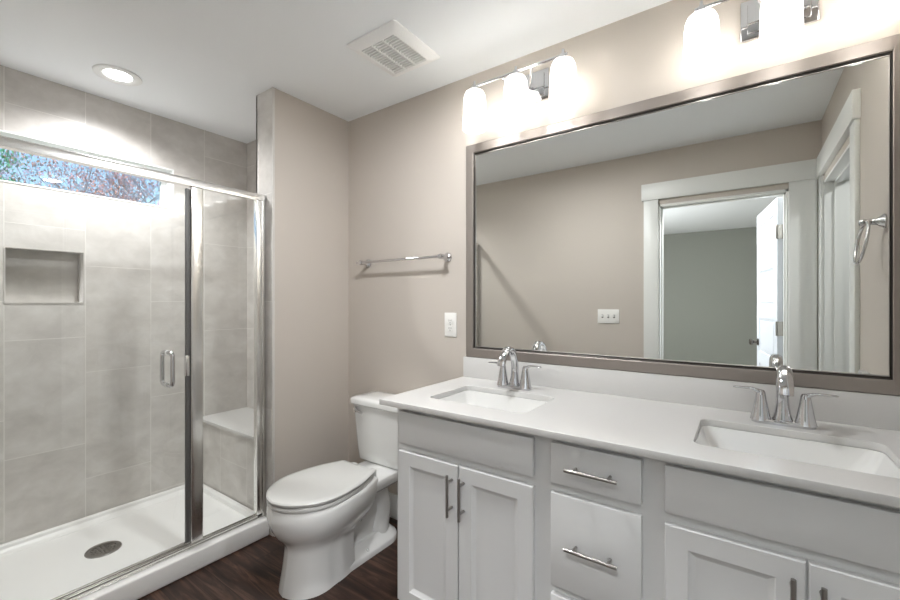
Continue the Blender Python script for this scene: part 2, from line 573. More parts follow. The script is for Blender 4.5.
# niche edge trim
b = B()
for (y0, y1, z0, z1) in ((NY0 - 0.004, NY1 + 0.004, NZ0 - 0.006, NZ0), (NY0 - 0.004, NY1 + 0.004, NZ1, NZ1 + 0.004), (NY0 - 0.005, NY0, NZ0, NZ1), (NY1, NY1 + 0.005, NZ0, NZ1)):
    box(b, X_W - 0.01, X_W + 0.003, y0, y1, z0, z1)
struct('trim_2', b, M['edge'], smooth=False)
# bench: tiled box with a pale slab seat
b = B(); box(b, X_W + 0.001, X_SH - 0.001, Y_ST + 0.018, Y_REC - 0.001, 0.06, 0.48); struct('wall_bench_front', b, M['tile'], smooth=False)
b = B(); box(b, X_W + 0.001, X_SH - 0.001, Y_ST + 0.006, Y_REC - 0.001, 0.481, 0.50, 0.002)
tag(finish('shower_bench_seat', b, M['quartz'], origin=(-2.6, 1.45, 0.48), smooth=False), 'white slab seat on top of the tiled shower bench', 'bench')

# south wall with doorway
DX0, DX1, DZ = -0.515, 0.24, 2.01
b = B()
box(b, X_W - 0.14, DX0 - 0.015, Y_S - 0.12, Y_S, 0, CEIL)
box(b, DX1 + 0.015, X_E + 0.12, Y_S - 0.12, Y_S, 0, CEIL)
box(b, DX0 - 0.015, DX1 + 0.015, Y_S - 0.12, Y_S, DZ + 0.015, CEIL)
struct('wall_south', b, M['paint'], smooth=False)
# east wall with doorway to the closet
EY0, EY1 = 0.145, 0.985
b = B()
box(b, X_E, X_E + 0.12, EY1 + 0.015, Y_N, 0, CEIL)
box(b, X_E, X_E + 0.12, Y_S, EY0 - 0.015, 0, CEIL)
box(b, X_E, X_E + 0.12, EY0 - 0.015, EY1 + 0.015, DZ + 0.015, CEIL)
struct('wall_east', b, M['paint'], smooth=False)

def casing_south():
    b = B(); y1 = Y_S
    box(b, -0.63, DX0 - 0.012, y1, y1 + 0.018, 0, 2.063, 0.002)
    box(b, DX1 + 0.012, X_E - 0.022, y1, y1 + 0.018, 0, 2.063, 0.002)
    box(b, -0.645, X_E - 0.001, y1, y1 + 0.026, 2.063, 2.19, 0.002)
    # jambs and stops
    box(b, DX0 - 0.015, DX0, y1 - 0.12, y1, 0, DZ + 0.015)
    box(b, DX1, DX1 + 0.015, y1 - 0.12, y1, 0, DZ + 0.015)
    box(b, DX0 - 0.015, DX1 + 0.015, y1 - 0.12, y1, DZ, DZ + 0.015)
    box(b, DX0, DX0 + 0.011, y1 - 0.075, y1 - 0.04, 0, DZ)
    box(b, DX1 - 0.011, DX1, y1 - 0.075, y1 - 0.04, 0, DZ)
    box(b, DX0, DX1, y1 - 0.075, y1 - 0.04, DZ - 0.011, DZ)
    struct('trim_3', b, M['trim'])
casing_south()
def casing_east():
    b = B(); x = X_E
    box(b, x - 0.018, x, EY1 + 0.01, 1.094, 0, 2.063, 0.002)
    box(b, x - 0.018, x, Y_S + 0.02, EY0 - 0.01, 0, 2.063, 0.002)
    box(b, x - 0.028, x, Y_S + 0.027, 1.110, 2.063, 2.19, 0.002)
    box(b, x, x + 0.12, EY0 - 0.015, EY0, 0, DZ + 0.015)
    box(b, x, x + 0.12, EY1, EY1 + 0.015, 0, DZ + 0.015)
    box(b, x, x + 0.12, EY0 - 0.015, EY1 + 0.015, DZ, DZ + 0.015)
    box(b, x + 0.045, x + 0.08, EY0, EY0 + 0.011, 0, DZ)
    box(b, x + 0.045, x + 0.08, EY1 - 0.011, EY1, 0, DZ)
    box(b, x + 0.045, x + 0.08, EY0, EY1, DZ - 0.011, DZ)
    struct('trim_4', b, M['trim'])
casing_east()

# baseboards
def base(name, x0, x1, y0, y1):
    b = B(); box(b, x0, x1, y0, y1, 0, 0.14, 0.003)
    struct(name, b, M['trim'])
base('baseboard_north', X_ST + 0.014, -1.112, Y_N - 0.014, Y_N)
base('baseboard_partition', X_ST, X_ST + 0.014, Y_ST + 0.002, Y_N)
base('baseboard_south', -2.09, -0.632, Y_S, Y_S + 0.014)

# bedroom behind the doorway
b = B(); box(b, -2.4, 1.7, -4.55, Y_S - 0.12, -0.1, 0.0); struct('floor_bedroom', b, M['carpet'], smooth=False)
b = B(); box(b, -2.5, 1.8, -4.5, -4.4, 0, CEIL); struct('wall_bedroom_south', b, M['bedroom'], smooth=False)
b = B(); box(b, -2.5, -2.4, -4.4, Y_S - 0.12, 0, CEIL); struct('wall_bedroom_west', b, M['bedroom'], smooth=False)
b = B(); box(b, 1.7, 1.8, -4.4, Y_S - 0.12, 0, CEIL); struct('wall_bedroom_east', b, M['bedroom'], smooth=False)
b = B(); box(b, 0.52, 1.7, Y_S - 0.12, Y_S, 0, CEIL); struct('wall_closet_south', b, M['bedroom'], smooth=False)
b = B(); box(b, 1.7, 1.8, Y_S - 0.12, Y_N, 0, CEIL); struct('wall_closet_east', b, M['bedroom'], smooth=False)
b = B(); box(b, 0.52, 1.8, Y_N, Y_N + 0.1, 0, CEIL); struct('wall_closet_north', b, M['bedroom'], smooth=False)
b = B(); box(b, 0.5, 1.7, Y_S, Y_N, -0.1, 0.0); struct('floor_closet', b, M['carpet'], smooth=False)

# ------------------------------------------------------------------ window
b = B()
xo, xi = X_W - 0.14, X_W - 0.095
# jamb liner
lt = 0.008
for (y0, y1, z0, z1) in ((WY0, WY1, WZ0, WZ0 + lt), (WY0, WY1, WZ1 - lt, WZ1), (WY0, WY0 + lt, WZ0 + lt, WZ1 - lt), (WY1 - lt, WY1, WZ0 + lt, WZ1 - lt)):
    box(b, xo + 0.01, X_W + 0.003, y0, y1, z0, z1)
f = struct('window_1', b, M['vinyl'])
b = B()
fw = 0.030
for (y0, y1, z0, z1) in ((WY0 + lt, WY1 - lt, WZ0 + lt, WZ0 + lt + 0.018), (WY0 + lt, WY1 - lt, WZ1 - lt - 0.018, WZ1 - lt), (WY0 + lt, WY0 + lt + fw, WZ0 + lt, WZ1 - lt), (WY1 - lt - fw, WY1 - lt, WZ0 + lt, WZ1 - lt)):
    box(b, xo + 0.015, xi, y0, y1, z0, z1, 0.003)
struct('window_frame', b, M['vinyl'], parent=f)
b = B(); box(b, xo + 0.028, xo + 0.034, WY0 + 0.03, WY1 - 0.03, WZ0 + 0.02, WZ1 - 0.02)
struct('window_pane', b, M['pane'], parent=f, smooth=False)

# ------------------------------------------------------------------ shower pan
PX1 = -2.105
b = B()
box(b, X_W + 0.004, -2.21, Y_S + 0.012, Y_ST - 0.006, 0.002, 0.045)                 # floor slab
box(b, -2.215, PX1, Y_S + 0.008, Y_ST - 0.002, 0.0, 0.094, 0.008, 3)            # curb
box(b, X_W + 0.001, X_W + 0.03, Y_S + 0.008, Y_ST + 0.012, 0.0, 0.082, 0.008, 3)
box(b, X_W + 0.001, PX1 - 0.14, Y_ST - 0.02, Y_ST + 0.014, 0.0, 0.075, 0.007, 3)
box(b, X_W + 0.001, -2.2, Y_S + 0.008, Y_S + 0.035, 0.0, 0.075, 0.007, 3)
# soft coves
loft(b, [[(X_W + 0.028, y, 0.066), (X_W + 0.028, y, 0.03), (X_W + 0.075, y, 0.03), (X_W + 0.07, y, 0.0465), (X_W + 0.045, y, 0.05), (X_W + 0.034, y, 0.056)] for y in (Y_S + 0.03, Y_ST - 0.015)])
loft(b, [[(-2.214, y, 0.075), (-2.214, y, 0.03), (-2.262, y, 0.03), (-2.257, y, 0.0465), (-2.232, y, 0.05), (-2.221, y, 0.058)] for y in (Y_S + 0.03, Y_ST - 0.015)])
pan = thing('shower_pan', 'white acrylic shower pan with raised curb along the dark floor', 'shower pan', (-2.54, 0.65, 0))
finish('pan', b, M['acrylic'], parent=pan)
b = B()
dc = (-2.585, 0.677)
lathe(b, [(0.0, 0.0465), (0.052, 0.0465), (0.052, 0.0495), (0.070, 0.0495), (0.072, 0.0475), (0.072, 0.044)], (dc[0], dc[1], 0), n=40)
for r, n in ((0.016, 6), (0.030, 12), (0.044, 16)):
    for i in range(n):
        a = 2 * pi * i / n
        lathe(b, [(0.0, 0.0475), (0.0045, 0.0475), (0.0045, 0.044)], (dc[0] + r * cos(a), dc[1] + r * sin(a), 0.001), n=8)
dr = finish('drain', b, M['nickel'], parent=pan)
dr['label'] = 'round brushed metal drain grate'

# ------------------------------------------------------------------ shower enclosure
enc = thing('shower_enclosure', 'framed glass shower enclosure with hinged door standing on the white curb', 'shower door', (-2.165, 0.65, 0.094))
XG = -2.165
b = B(); 
ring = []
for a, z in [(0.020, 1.828), (0.020, 1.853), (0.016, 1.862), (0.006, 1.867), (-0.006, 1.867), (-0.016, 1.862), (-0.020, 1.853), (-0.020, 1.828)]:
    ring.append((a, z))
loft(b, [[(XG + a, y, z) for a, z in ring] for y in (Y_S + 0.010, Y_ST - 0.004)])
finish('top_rail', b, M['steel'], parent=enc)
b = B()
box(b, XG - 0.022, XG + 0.022, Y_S + 0.010, Y_ST - 0.004, 0.095, 0.101, 0.001)
box(b, XG + 0.010, XG + 0.018, Y_S + 0.010, Y_ST - 0.004, 0.101, 0.118, 0.002)
box(b, XG - 0.018, XG - 0.012, Y_S + 0.010, Y_ST - 0.004, 0.101, 0.112, 0.002)
finish('bottom_track', b, M['steel'], parent=enc)
for y0, y1 in ((1.222, Y_ST - 0.002), (Y_S + 0.008, Y_S + 0.045)):
    b = B(); box(b, XG - 0.018, XG + 0.018, y0, y1, 0.102, 1.828, 0.003)
    if y0 > 1:
        box(b, XG + 0.004, XG + 0.022, y0 + 0.028, y1, 0.102, 1.828, 0.002)
    finish('wall_jamb', b, M['steel'], parent=enc)
b = B(); box(b, XG - 0.016, XG + 0.016, 0.895, 0.950, 0.102, 1.828, 0.005, 3)
finish('center_post', b, M['steel'], parent=enc)
b = B(); box(b, XG - 0.003, XG + 0.003, 0.948, 1.225, 0.105, 1.83)
g = finish('fixed_panel', b, M['glass'], parent=enc, smooth=False); g['label'] = 'narrow clear fixed glass panel'
b = B(); box(b, XG - 0.003, XG + 0.003, Y_S + 0.052, 0.882, 0.124, 1.815)
door = finish('shower_door', b, M['glass'], parent=enc, smooth=False); door['label'] = 'clear glass door'
b = B(); box(b, XG - 0.009, XG + 0.009, 0.876, 0.893, 0.124, 1.815, 0.002); finish('edge_strip', b, M['gasket'], parent=door)
b = B(); box(b, XG - 0.011, XG + 0.013, 0.873, 0.889, 0.920, 1.018, 0.003); finish('latch', b, M['steel'], parent=door)
b = B(); box(b, XG - 0.008, XG + 0.008, Y_S + 0.05, 0.878, 0.116, 0.128, 0.002); finish('bottom_sweep', b, M['steel'], parent=door)
b = B()
hy, hz0, hz1 = 0.800, 0.880, 1.050
for s in (1, -1):
    pts = [(XG + s * 0.003, hy, hz1 - 0.010), (XG + s * 0.034, hy, hz1 - 0.010), (XG + s * 0.050, hy, hz1 - 0.017), (XG + s * 0.057, hy, hz1 - 0.032), (XG + s * 0.057, hy, (hz0 + hz1) / 2), (XG + s * 0.057, hy, hz0 + 0.032), (XG + s * 0.050, hy, hz0 + 0.017), (XG + s * 0.034, hy, hz0 + 0.010), (XG + s * 0.003, hy, hz0 + 0.010)]
    tube(b, spline(pts, 5), 0.0095, 12)
finish('handle', b, M['chrome'], parent=door)
for z in (hz0 + 0.01, hz1 - 0.01):
    b = B(); lathe(b, [(0, 0), (0.012, 0), (0.012, 0.004), (0, 0.004)], (XG + 0.003, hy, z), 'X', 16); 
    bmesh.ops.translate(b, verts=b.verts, vec=(0, 0, 0))
    finish('washer', b, M['vinyl'], parent=door)

# ------------------------------------------------------------------ recessed light
rl = thing('recessed_ceiling_light', 'round recessed ceiling light glowing above the shower', 'ceiling light', (-2.62, 0.745, CEIL))
b = B(); lathe(b, [(0.060, -0.003), (0.068, -0.007), (0.092, -0.010), (0.100, -0.006), (0.101, -0.0005), (0.058, -0.0005), (0.060, -0.003)], (-2.62, 0.745, CEIL), n=48)
finish('trim_ring', b, M['vinyl'], parent=rl)
b = B(); lathe(b, [(0.0, -0.004), (0.030, -0.004), (0.060, -0.002), (0.060, -0.0008), (0, -0.0008)], (-2.62, 0.745, CEIL), n=40)
finish('lens', b, M['lens'], parent=rl)
ld = bpy.data.lights.new('shower_lamp', 'SPOT'); ld.spot_size = radians(150); ld.spot_blend = 0.85; ld.shadow_soft_size = 0.045; ld.energy = CAN_W; ld.color = (0.99, 0.99, 1.0)
lo = bpy.data.objects.new('shower_lamp', ld); COL.objects.link(lo); lo.parent = rl; lo.location = (0, 0, -0.03)

# ------------------------------------------------------------------ exhaust fan cover
vx0, vx1, vy0, vy1 = -1.468, -1.168, 1.253, 1.577
fan = thing('exhaust_fan', 'white square exhaust fan cover with slats mounted on the ceiling', 'fan', ((vx0 + vx1) / 2, (vy0 + vy1) / 2, CEIL))
def frame_loft(bm, o0, z0, i0, z1):
    pass
b = B()
cxv, cyv = (vx0 + vx1) / 2, (vy0 + vy1) / 2
wv, hv = vx1 - vx0, vy1 - vy0
prof = [(0.0, -0.0005), (0.0, -0.006), (0.028, -0.022), (0.046, -0.024), (0.050, -0.021), (0.050, -0.006)]
loft(b, [[(p[0], p[1], CEIL + z) for p in rrect(cxv, cyv, wv - 2 * i, hv - 2 * i, 0.012 if i < 0.03 else 0.004, 4)] for i, z in prof], False, False)
finish('cover', b, M['fan'], parent=fan)
b = B(); box(b, vx0 + 0.04, vx1 - 0.04, vy0 + 0.04, vy1 - 0.04, CEIL - 0.0045, CEIL - 0.0005); finish('backing', b, M['dark'], parent=fan, smooth=False)
b = B()
gy0, gy1, gx0, gx1 = vy0 + 0.049, vy1 - 0.049, vx0 + 0.049, vx1 - 0.049
n = 14
for i in range(n):
    y = gy0 + (gy1 - gy0) * (i + 0.5) / n
    s = (gy1 - gy0) / n
    loft(b, [[(x, y - s * 0.16, CEIL - 0.010), (x, y - s * 0.16, CEIL - 0.0235), (x, y + s * 0.13, CEIL - 0.0235), (x, y + s * 0.13, CEIL - 0.010)] for x in (gx0, gx1)])
finish('slats', b, M['fan'], parent=fan, smooth=False)
b = B()
for k in (1, 2):
    x = gx0 + (gx1 - gx0) * k / 3
    box(b, x - 0.003, x + 0.003, gy0, gy1, CEIL - 0.0245, CEIL - 0.008)
finish('dividers', b, M['fan'], parent=fan, smooth=False)

# ------------------------------------------------------------------ mirror
MX0, MX1, MZ0, MZ1 = -1.160, 0.398, 0.992, 2.074
mir = thing('wall_mirror', 'wide wall mirror in a brushed grey metal frame above the double vanity', 'mirror', ((MX0 + MX1) / 2, Y_N, MZ0))
def miter_frame(bm, x0, x1, z0, z1, prof, wr=None):
    """prof: list of (inset, y) swept round a rectangle with mitred corners; wr scales the right-hand inset"""
    rings = []
    for (sx, sz) in ((0, 0), (1, 0), (1, 1), (0, 1)):
        ring = []
        for i, y in prof:
            ii = i * (wr if (sx and wr) else 1.0)
            ring.append(((x0 + i) if not sx else (x1 - ii), y, (z0 + i) if not sz else (z1 - i)))
        rings.append(ring)
    rings.append(rings[0])
    loft(bm, rings, False, False)
RW = 0.62
b = B()
miter_frame(b, MX0, MX1, MZ0, MZ1, [(0.0, Y_N - 0.001), (0.0, Y_N - 0.019), (0.003, Y_N - 0.022), (0.043, Y_N - 0.024), (0.046, Y_N - 0.022), (0.046, Y_N - 0.001)], RW)
finish('frame', b, M['frame'], parent=mir, smooth=False)
b = B()
miter_frame(b, MX0, MX1, MZ0, MZ1, [(0.0465, Y_N - 0.001), (0.0465, Y_N - 0.020), (0.048, Y_N - 0.020), (0.055, Y_N - 0.014), (0.055, Y_N - 0.001)], RW)
lip = finish('inner_lip', b, M['frame_lip'], parent=mir, smooth=False); lip['label'] = 'dark inner lip'
b = B()
miter_frame(b, MX0, MX1, MZ0, MZ1, [(0.0552, Y_N - 0.001), (0.0552, Y_N - 0.0185), (0.0575, Y_N - 0.019), (0.059, Y_N - 0.0175), (0.059, Y_N - 0.001)], RW)
finish('bead', b, M['nickel'], parent=mir, smooth=False)
b = B(); box(b, MX0 + 0.0555, MX1 - 0.0555 * RW, Y_N - 0.0165, Y_N - 0.004, MZ0 + 0.0555, MZ1 - 0.0555)
gm = finish('mirror_glass', b, M['mirror'], parent=mir, smooth=False)

# ------------------------------------------------------------------ vanity cabinet
CX0, CX1 = -1.112, X_E - 0.002
YF = 1.212                        # face frame
CT, CTH = 0.888, 0.022
van = thing('vanity_cabinet', 'long white painted double vanity cabinet with doors and drawers under the countertop', 'cabinet', (-0.35, 1.5, 0))
b = B()
box(b, CX0 + 0.019, CX1 - 0.019, YF + 0.021, Y_N - 0.001, 0.10, 0.70)
box(b, CX0, CX0 + 0.018, YF + 0.0205, Y_N - 0.001, 0.0, CT - CTH - 0.001)
box(b, CX1 - 0.018, CX1, YF + 0.0205, Y_N - 0.001, 0.0, CT - CTH - 0.001)
box(b, CX0, CX1, YF, YF + 0.02, 0.10, CT - CTH - 0.001)
finish('carcass', b, M['cabinet'], parent=van, smooth=False)
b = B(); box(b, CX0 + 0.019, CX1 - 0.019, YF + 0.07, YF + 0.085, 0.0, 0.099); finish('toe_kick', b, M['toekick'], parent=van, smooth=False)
FT = 0.020
def slab(name, x0, x1, z0, z1, parent):
    b = B(); box(b, x0, x1, YF - FT, YF - 0.0005, z0, z1, 0.004, 2)
    return finish(name, b, M['cabinet'], parent=parent)
def shaker(x0, x1, z0, z1):
    b = B()
    y0, y1 = YF - FT, YF - 0.0005
    s = 0.052
    cx, cz, w, h = (x0 + x1) / 2, (z0 + z1) / 2, x1 - x0, z1 - z0
    def rg(i, y): return [(cx + (w / 2 - i) * a, y, cz + (h / 2 - i) * c) for a, c in ((-1, -1), (1, -1), (1, 1), (-1, 1))]
    loft(b, [rg(0.001, y1), rg(0, y0 + 0.003), rg(0.003, y0), rg(s, y0), rg(s + 0.003, y0 + 0.003), rg(s + 0.012, y0 + 0.008), rg(s + 0.016, y0 + 0.0095)])
    return finish('door', b, M['cabinet'], parent=van, smooth=False)
def bar_pull(parent, x, z, vertical, L=0.145):
    b = B()
    yb = YF - FT
    sp = 0.096 / 2
    if vertical:
        tube(b, [(x, yb - 0.030, z - L / 2), (x, yb - 0.030, z + L / 2)], 0.0052, 12)
        for s in (-1, 1): tube(b, [(x, yb + 0.0005, z + s * sp), (x, yb - 0.028, z + s * sp)], 0.0048, 10)
    else:
        tube(b, [(x - L / 2, yb - 0.030, z), (x + L / 2, yb - 0.030, z)], 0.0052, 12)
        for s in (-1, 1): tube(b, [(x + s * sp, yb + 0.0005, z), (x + s * sp, yb - 0.028, z)], 0.0048, 10)
    return finish('handle', b, M['nickel'], parent=parent)
ZT1, ZT0, ZD = 0.850, 0.728, 0.700
for (a, m_, c, px) in ((-1.088, -0.810, -0.530, 0), (-0.164, 0.117, 0.385, 0)):
    slab('false_front', a, c, ZT0, ZT1, van)
    d1 = shaker(a, m_ - 0.002, 0.115, ZD); d2 = shaker(m_ + 0.002, c, 0.115, ZD)
    bar_pull(d1, m_ - 0.026, 0.598, True)
    bar_pull(d2, m_ + 0.024, 0.598, True)
for z0, z1 in ((ZT0, ZT1), (0.420, ZD), (0.115, 0.395)):
    d = slab('drawer', -0.473, -0.219, z0, z1, van)
    bar_pull(d, -0.347, (z0 + z1) / 2 - 0.002, False)

# ------------------------------------------------------------------ countertop
SINKS = ((-0.826, 1.458), (0.102, 1.450))
SW, SD, SR = 0.425, 0.300, 0.032
KX0, KX1, KY0 = -1.178, X_E - 0.001, 1.176
holes = [rrect(sx, sy, SW, SD, SR) for sx, sy in SINKS]
top = thing('countertop', 'white quartz countertop with two sink cutouts on the vanity cabinet', 'countertop', (-0.39, 1.49, CT - CTH))
b = plate(rect(KX0, KX1, KY0, Y_N - 0.001), holes, CT - CTH, CT, 'Z')
o = finish('worktop', b, M['quartz'], parent=top, smooth=False)
bv = o.modifiers.new('edge', 'BEVEL'); bv.width = 0.002; bv.segments = 2; bv.limit_method = 'ANGLE'
b = B(); box(b, MX0 + 0.004 - 0.02, KX1 - 0.021, Y_N - 0.021, Y_N - 0.001, CT, 0.991, 0.002); finish('backsplash', b, M['quartz'], parent=top)
b = B(); box(b, KX1 - 0.020, KX1, KY0 + 0.006, Y_N - 0.001, CT, 0.991, 0.002); finish('side_splash', b, M['quartz'], parent=top)

# ------------------------------------------------------------------ sinks
def make_sink(sx, sy, label):
    t = thing('sink_basin', label, 'sink', (sx, sy, CT - CTH - 0.15), 'undermount sinks in the countertop')
    b = B()
    zt = CT - CTH - 0.0005
    secs = [(SW + 0.05, SD + 0.05, 0.06, zt - 0.012, 0), (SW + 0.05, SD + 0.05, 0.06, zt, 0), (SW - 0.004, SD - 0.004, SR, zt, 0), (SW - 0.012, SD - 0.008, SR, zt - 0.008, 0),
            (SW - 0.06, SD - 0.03, 0.045, zt - 0.06, 0), (SW - 0.125, SD - 0.06, 0.045, zt - 0.108, 0), (SW - 0.165, SD - 0.085, 0.04, zt - 0.124, 0.003), (SW - 0.21, SD - 0.12, 0.03, zt - 0.130, 0.004), (0.07, 0.07, 0.0349, zt - 0.134, 0.02)]
    loft(b, [[(p[0], p[1], z) for p in rrect(sx, sy + dy, w, h, r, 6)] for w, h, r, z, dy in secs], False, False)
    # underside
    secs2 = [(SW + 0.05, SD + 0.05, 0.06, zt - 0.012), (SW - 0.02, SD + 0.01, 0.06, zt - 0.03), (SW - 0.09, SD - 0.03, 0.06, zt - 0.12), (SW - 0.18, SD - 0.1, 0.05, zt - 0.143)]
    loft(b, [[(p[0], p[1], z) for p in rrect(sx, sy, w, h, r, 6)] for w, h, r, z in secs2], False, True)
    finish('bowl', b, M['porcelain'], parent=t, angle=50)
    b = B()
    lathe(b, [(0.0, -0.131), (0.016, -0.131), (0.018, -0.129), (0.021, -0.131), (0.030, -0.1305), (0.033, -0.1325), (0.033, -0.138), (0.0, -0.138)], (sx, sy + 0.02, zt), n=28)
    finish('drain', b, M['chrome'], parent=t)
    return t
make_sink(*SINKS[0], 'white rectangular undermount sink nearest the toilet, below the left half of the mirror')
make_sink(*SINKS[1], 'white rectangular undermount sink at the right end of the countertop')

# ------------------------------------------------------------------ faucets
def make_faucet(fx, fy, label):
    t = thing('faucet', label, 'faucet', (fx, fy, CT), 'chrome faucets behind the sinks')
    z = CT + 0.0005
    # base bridge
    b = B()
    rr = rrect(fx, fy, 0.160, 0.052, 0.0255, 8)
    rr2 = rrect(fx, fy, 0.152, 0.044, 0.0215, 8)
    loft(b, [[(p[0], p[1], z) for p in rr], [(p[0], p[1], z + 0.010) for p in rr], [(p[0], p[1], z + 0.014) for p in rr2]])
    finish('base', b, M['chrome'], parent=t)
    # spout: rises, arcs forward and widens to a flat mouth
    b = B()
    path = [(0, 0.008, 0.010, 0.030, .8), (0, 0.008, 0.026, 0.0235, .95), (0, 0.010, 0.060, 0.0180, 1.0), (0, 0.008, 0.100, 0.0165, 1.0), (0, -0.002, 0.138, 0.0170, 0.95),
            (0, -0.026, 0.168, 0.0180, 0.9), (0, -0.060, 0.176, 0.0190, 0.8), (0, -0.092, 0.160, 0.0198, 0.68), (0, -0.112, 0.134, 0.0195, 0.60), (0, -0.120, 0.112, 0.0185, 0.56)]
    sp_ = spline(path, 5)
    tube(b, [(fx + p[0], fy + p[1], z + p[2]) for p in sp_], [p[3] for p in sp_], 20, flat=[p[4] for p in sp_], up=(0, 1, 0.02))
    finish('spout', b, M['chrome'], parent=t, angle=60)
    # handles: tapered posts with flat levers pointing outward
    for s in (-1, 1):
        hx = fx + s * 0.055
        b = B()
        prof = [(0.0285, 0.008), (0.0255, 0.018), (0.0205, 0.045), (0.0165, 0.068), (0.0140, 0.084), (0.0125, 0.094), (0.009, 0.101), (0.0, 0.103)]
        lathe(b, [(r, h) for r, h in prof], (hx, fy, z), n=28, cap0=True)
        h = finish('handle', b, M['chrome'], parent=t, angle=50)
        b = B()
        lp = [(0.000, 0.088, 0.0125, 0.9), (s * 0.008, 0.098, 0.0115, 0.6), (s * 0.024, 0.1035, 0.0105, 0.42), (s * 0.046, 0.1045, 0.0098, 0.34), (s * 0.066, 0.1040, 0.0092, 0.32), (s * 0.074, 0.1038, 0.006, 0.34)]
        lp2 = spline(lp, 4)
        tube(b, [(hx + p[0], fy, z + p[1]) for p in lp2], [p[2] for p in lp2], 14, flat=[p[3] for p in lp2], up=(0.01, 0, 1))
        finish('lever', b, M['chrome'], parent=h, angle=60)
    return t
make_faucet(-0.833, 1.672, 'polished chrome two-handle faucet behind the sink nearest the toilet')
make_faucet(0.104, 1.664, 'polished chrome two-handle faucet behind the right-hand sink')

# ------------------------------------------------------------------ vanity lights
def make_fixture(cx, label):
    zb = 2.297; yl = 1.668
    t = thing('vanity_light', label, 'wall light', (cx, Y_N, 2.27), 'three-shade vanity lights above the mirror')
    b = B(); box(b, cx - 0.105, cx + 0.105, Y_N - 0.012, Y_N - 0.001, 2.200, 2.340, 0.003)
    box(b, cx - 0.085, cx + 0.085, Y_N - 0.020, Y_N - 0.010, 2.218, 2.322, 0.003)
    finish('backplate', b, M['chrome'], parent=t)
    b = B()
    tube(b, [(cx - 0.235, yl, zb), (cx + 0.235, yl, zb)], 0.0062, 12)
    finish('crossbar', b, M['chrome'], parent=t)
    for s in (-1, 1):
        b = B()
        tube(b, [(cx + s * 0.075, yl, zb), (cx + s * 0.022, Y_N - 0.034, 2.262), (cx + s * 0.018, Y_N - 0.016, 2.262)], [0.006, 0.006, 0.009], 10)
        finish('arm', b, M['chrome'], parent=t)
    b = B(); lathe(b, [(0.0, -0.045), (0.014, -0.043), (0.018, -0.034), (0.020, -0.018)], (cx, Y_N, 2.262), 'Y', 20); finish('hub', b, M['chrome'], parent=t)
    for k in (-1, 0, 1):
        sx = cx + k * 0.2155
        b = B()
        # glass shade: closed shoulder, slightly flared, open at the bottom
        o_ = [(0.014, 2.278), (0.030, 2.276), (0.042, 2.268), (0.049, 2.252), (0.052, 2.230), (0.0535, 2.190), (0.0550, 2.140), (0.0560, 2.092)]
        i_ = [(0.0530, 2.092), (0.0520, 2.140), (0.0505, 2.190), (0.049, 2.230), (0.046, 2.250), (0.039, 2.264), (0.028, 2.272), (0.014, 2.274)]
        lathe(b, [(r, z) for r, z in o_ + i_], (sx, yl, 0), n=40)
        sh = finish('lamp_shade', b, M['shade'], parent=t, angle=60)
        b = B()
        lathe(b, [(0.0, 2.322), (0.005, 2.321), (0.006, 2.312), (0.006, 2.302), (0.013, 2.300), (0.013, 2.279), (0.019, 2.277), (0.019, 2.2735), (0.0125, 2.2735), (0.0125, 2.240), (0.0, 2.240)], (sx, yl, 0), n=20)
        finish('socket', b, M['chrome'], parent=t)
        b = B()
        lathe(b, [(0.0, 2.240), (0.011, 2.239), (0.013, 2.222), (0.024, 2.200), (0.028, 2.180), (0.024, 2.160), (0.012, 2.150), (0.0, 2.148)], (sx, yl, 0), n=20)
        finish('bulb', b, M['bulb_lit'], parent=sh)
        l = bpy.data.lights.new('bulb_light', 'POINT'); l.energy = VANITY_W; l.shadow_soft_size = 0.030; l.color = (1.0, 0.99, 0.98)
        lo = bpy.data.objects.new('bulb_light', l); COL.objects.link(lo); lo.parent = t; lo.location = (sx - cx, yl - Y_N, 2.118 - 2.27)
    return t
fx1 = make_fixture(-0.822, 'chrome wall light with three lit white glass shades nearer the ceiling fan')
fx2 = dup(fx1, (0.100, Y_N, 2.262), 'chrome wall light with three lit white shades above the right half of the mirror')

# ------------------------------------------------------------------ towel bar
tb = thing('towel_bar', 'chrome towel bar on the wall above the toilet', 'towel bar', (-1.59, Y_N, 1.512))
for x in (-1.895, -1.288):
    b = B()
    lathe(b, [(0.026, -0.001), (0.026, -0.006), (0.022, -0.012), (0.013, -0.022), (0.011, -0.040), (0.013, -0.050), (0.0145, -0.058), (0.0145, -0.072), (0.012, -0.078), (0.0, -0.080)], (x, Y_N, 1.512), 'Y', 24, cap0=True)
    finish('post', b, M['chrome'], parent=tb)
b = B(); tube(b, [(-1.925, Y_N - 0.066, 1.512), (-1.264, Y_N - 0.066, 1.512)], 0.0075, 14); finish('rod', b, M['chrome'], parent=tb)

# ------------------------------------------------------------------ outlet
ot = thing('wall_outlet', 'white duplex wall outlet beside the mirror', 'outlet', (-1.268, Y_N, 1.152))
b = B(); box(b, -1.307, -1.229, Y_N - 0.006, Y_N - 0.001, 1.088, 1.216, 0.002); finish('cover_plate', b, M['plate'], parent=ot)
for z in (1.171, 1.131):
    b = B(); rr = rrect(-1.268, z, 0.034, 0.030, 0.010, 5)
    loft(b, [[(p[0], Y_N - 0.006, p[1]) for p in rr], [(p[0], Y_N - 0.009, p[1]) for p in rr]])
    r_ = finish('receptacle', b, M['plate'], parent=ot)
    b = B()
    for dx in (-0.0065, 0.0065): box(b, -1.268 + dx - 0.001, -1.268 + dx + 0.001, Y_N - 0.0096, Y_N - 0.0088, z - 0.001, z + 0.008)
    box(b, -1.268 - 0.002, -1.268 + 0.002, Y_N - 0.0096, Y_N - 0.0088, z - 0.010, z - 0.006)
    finish('slots', b, M['dark'], parent=r_, smooth=False)
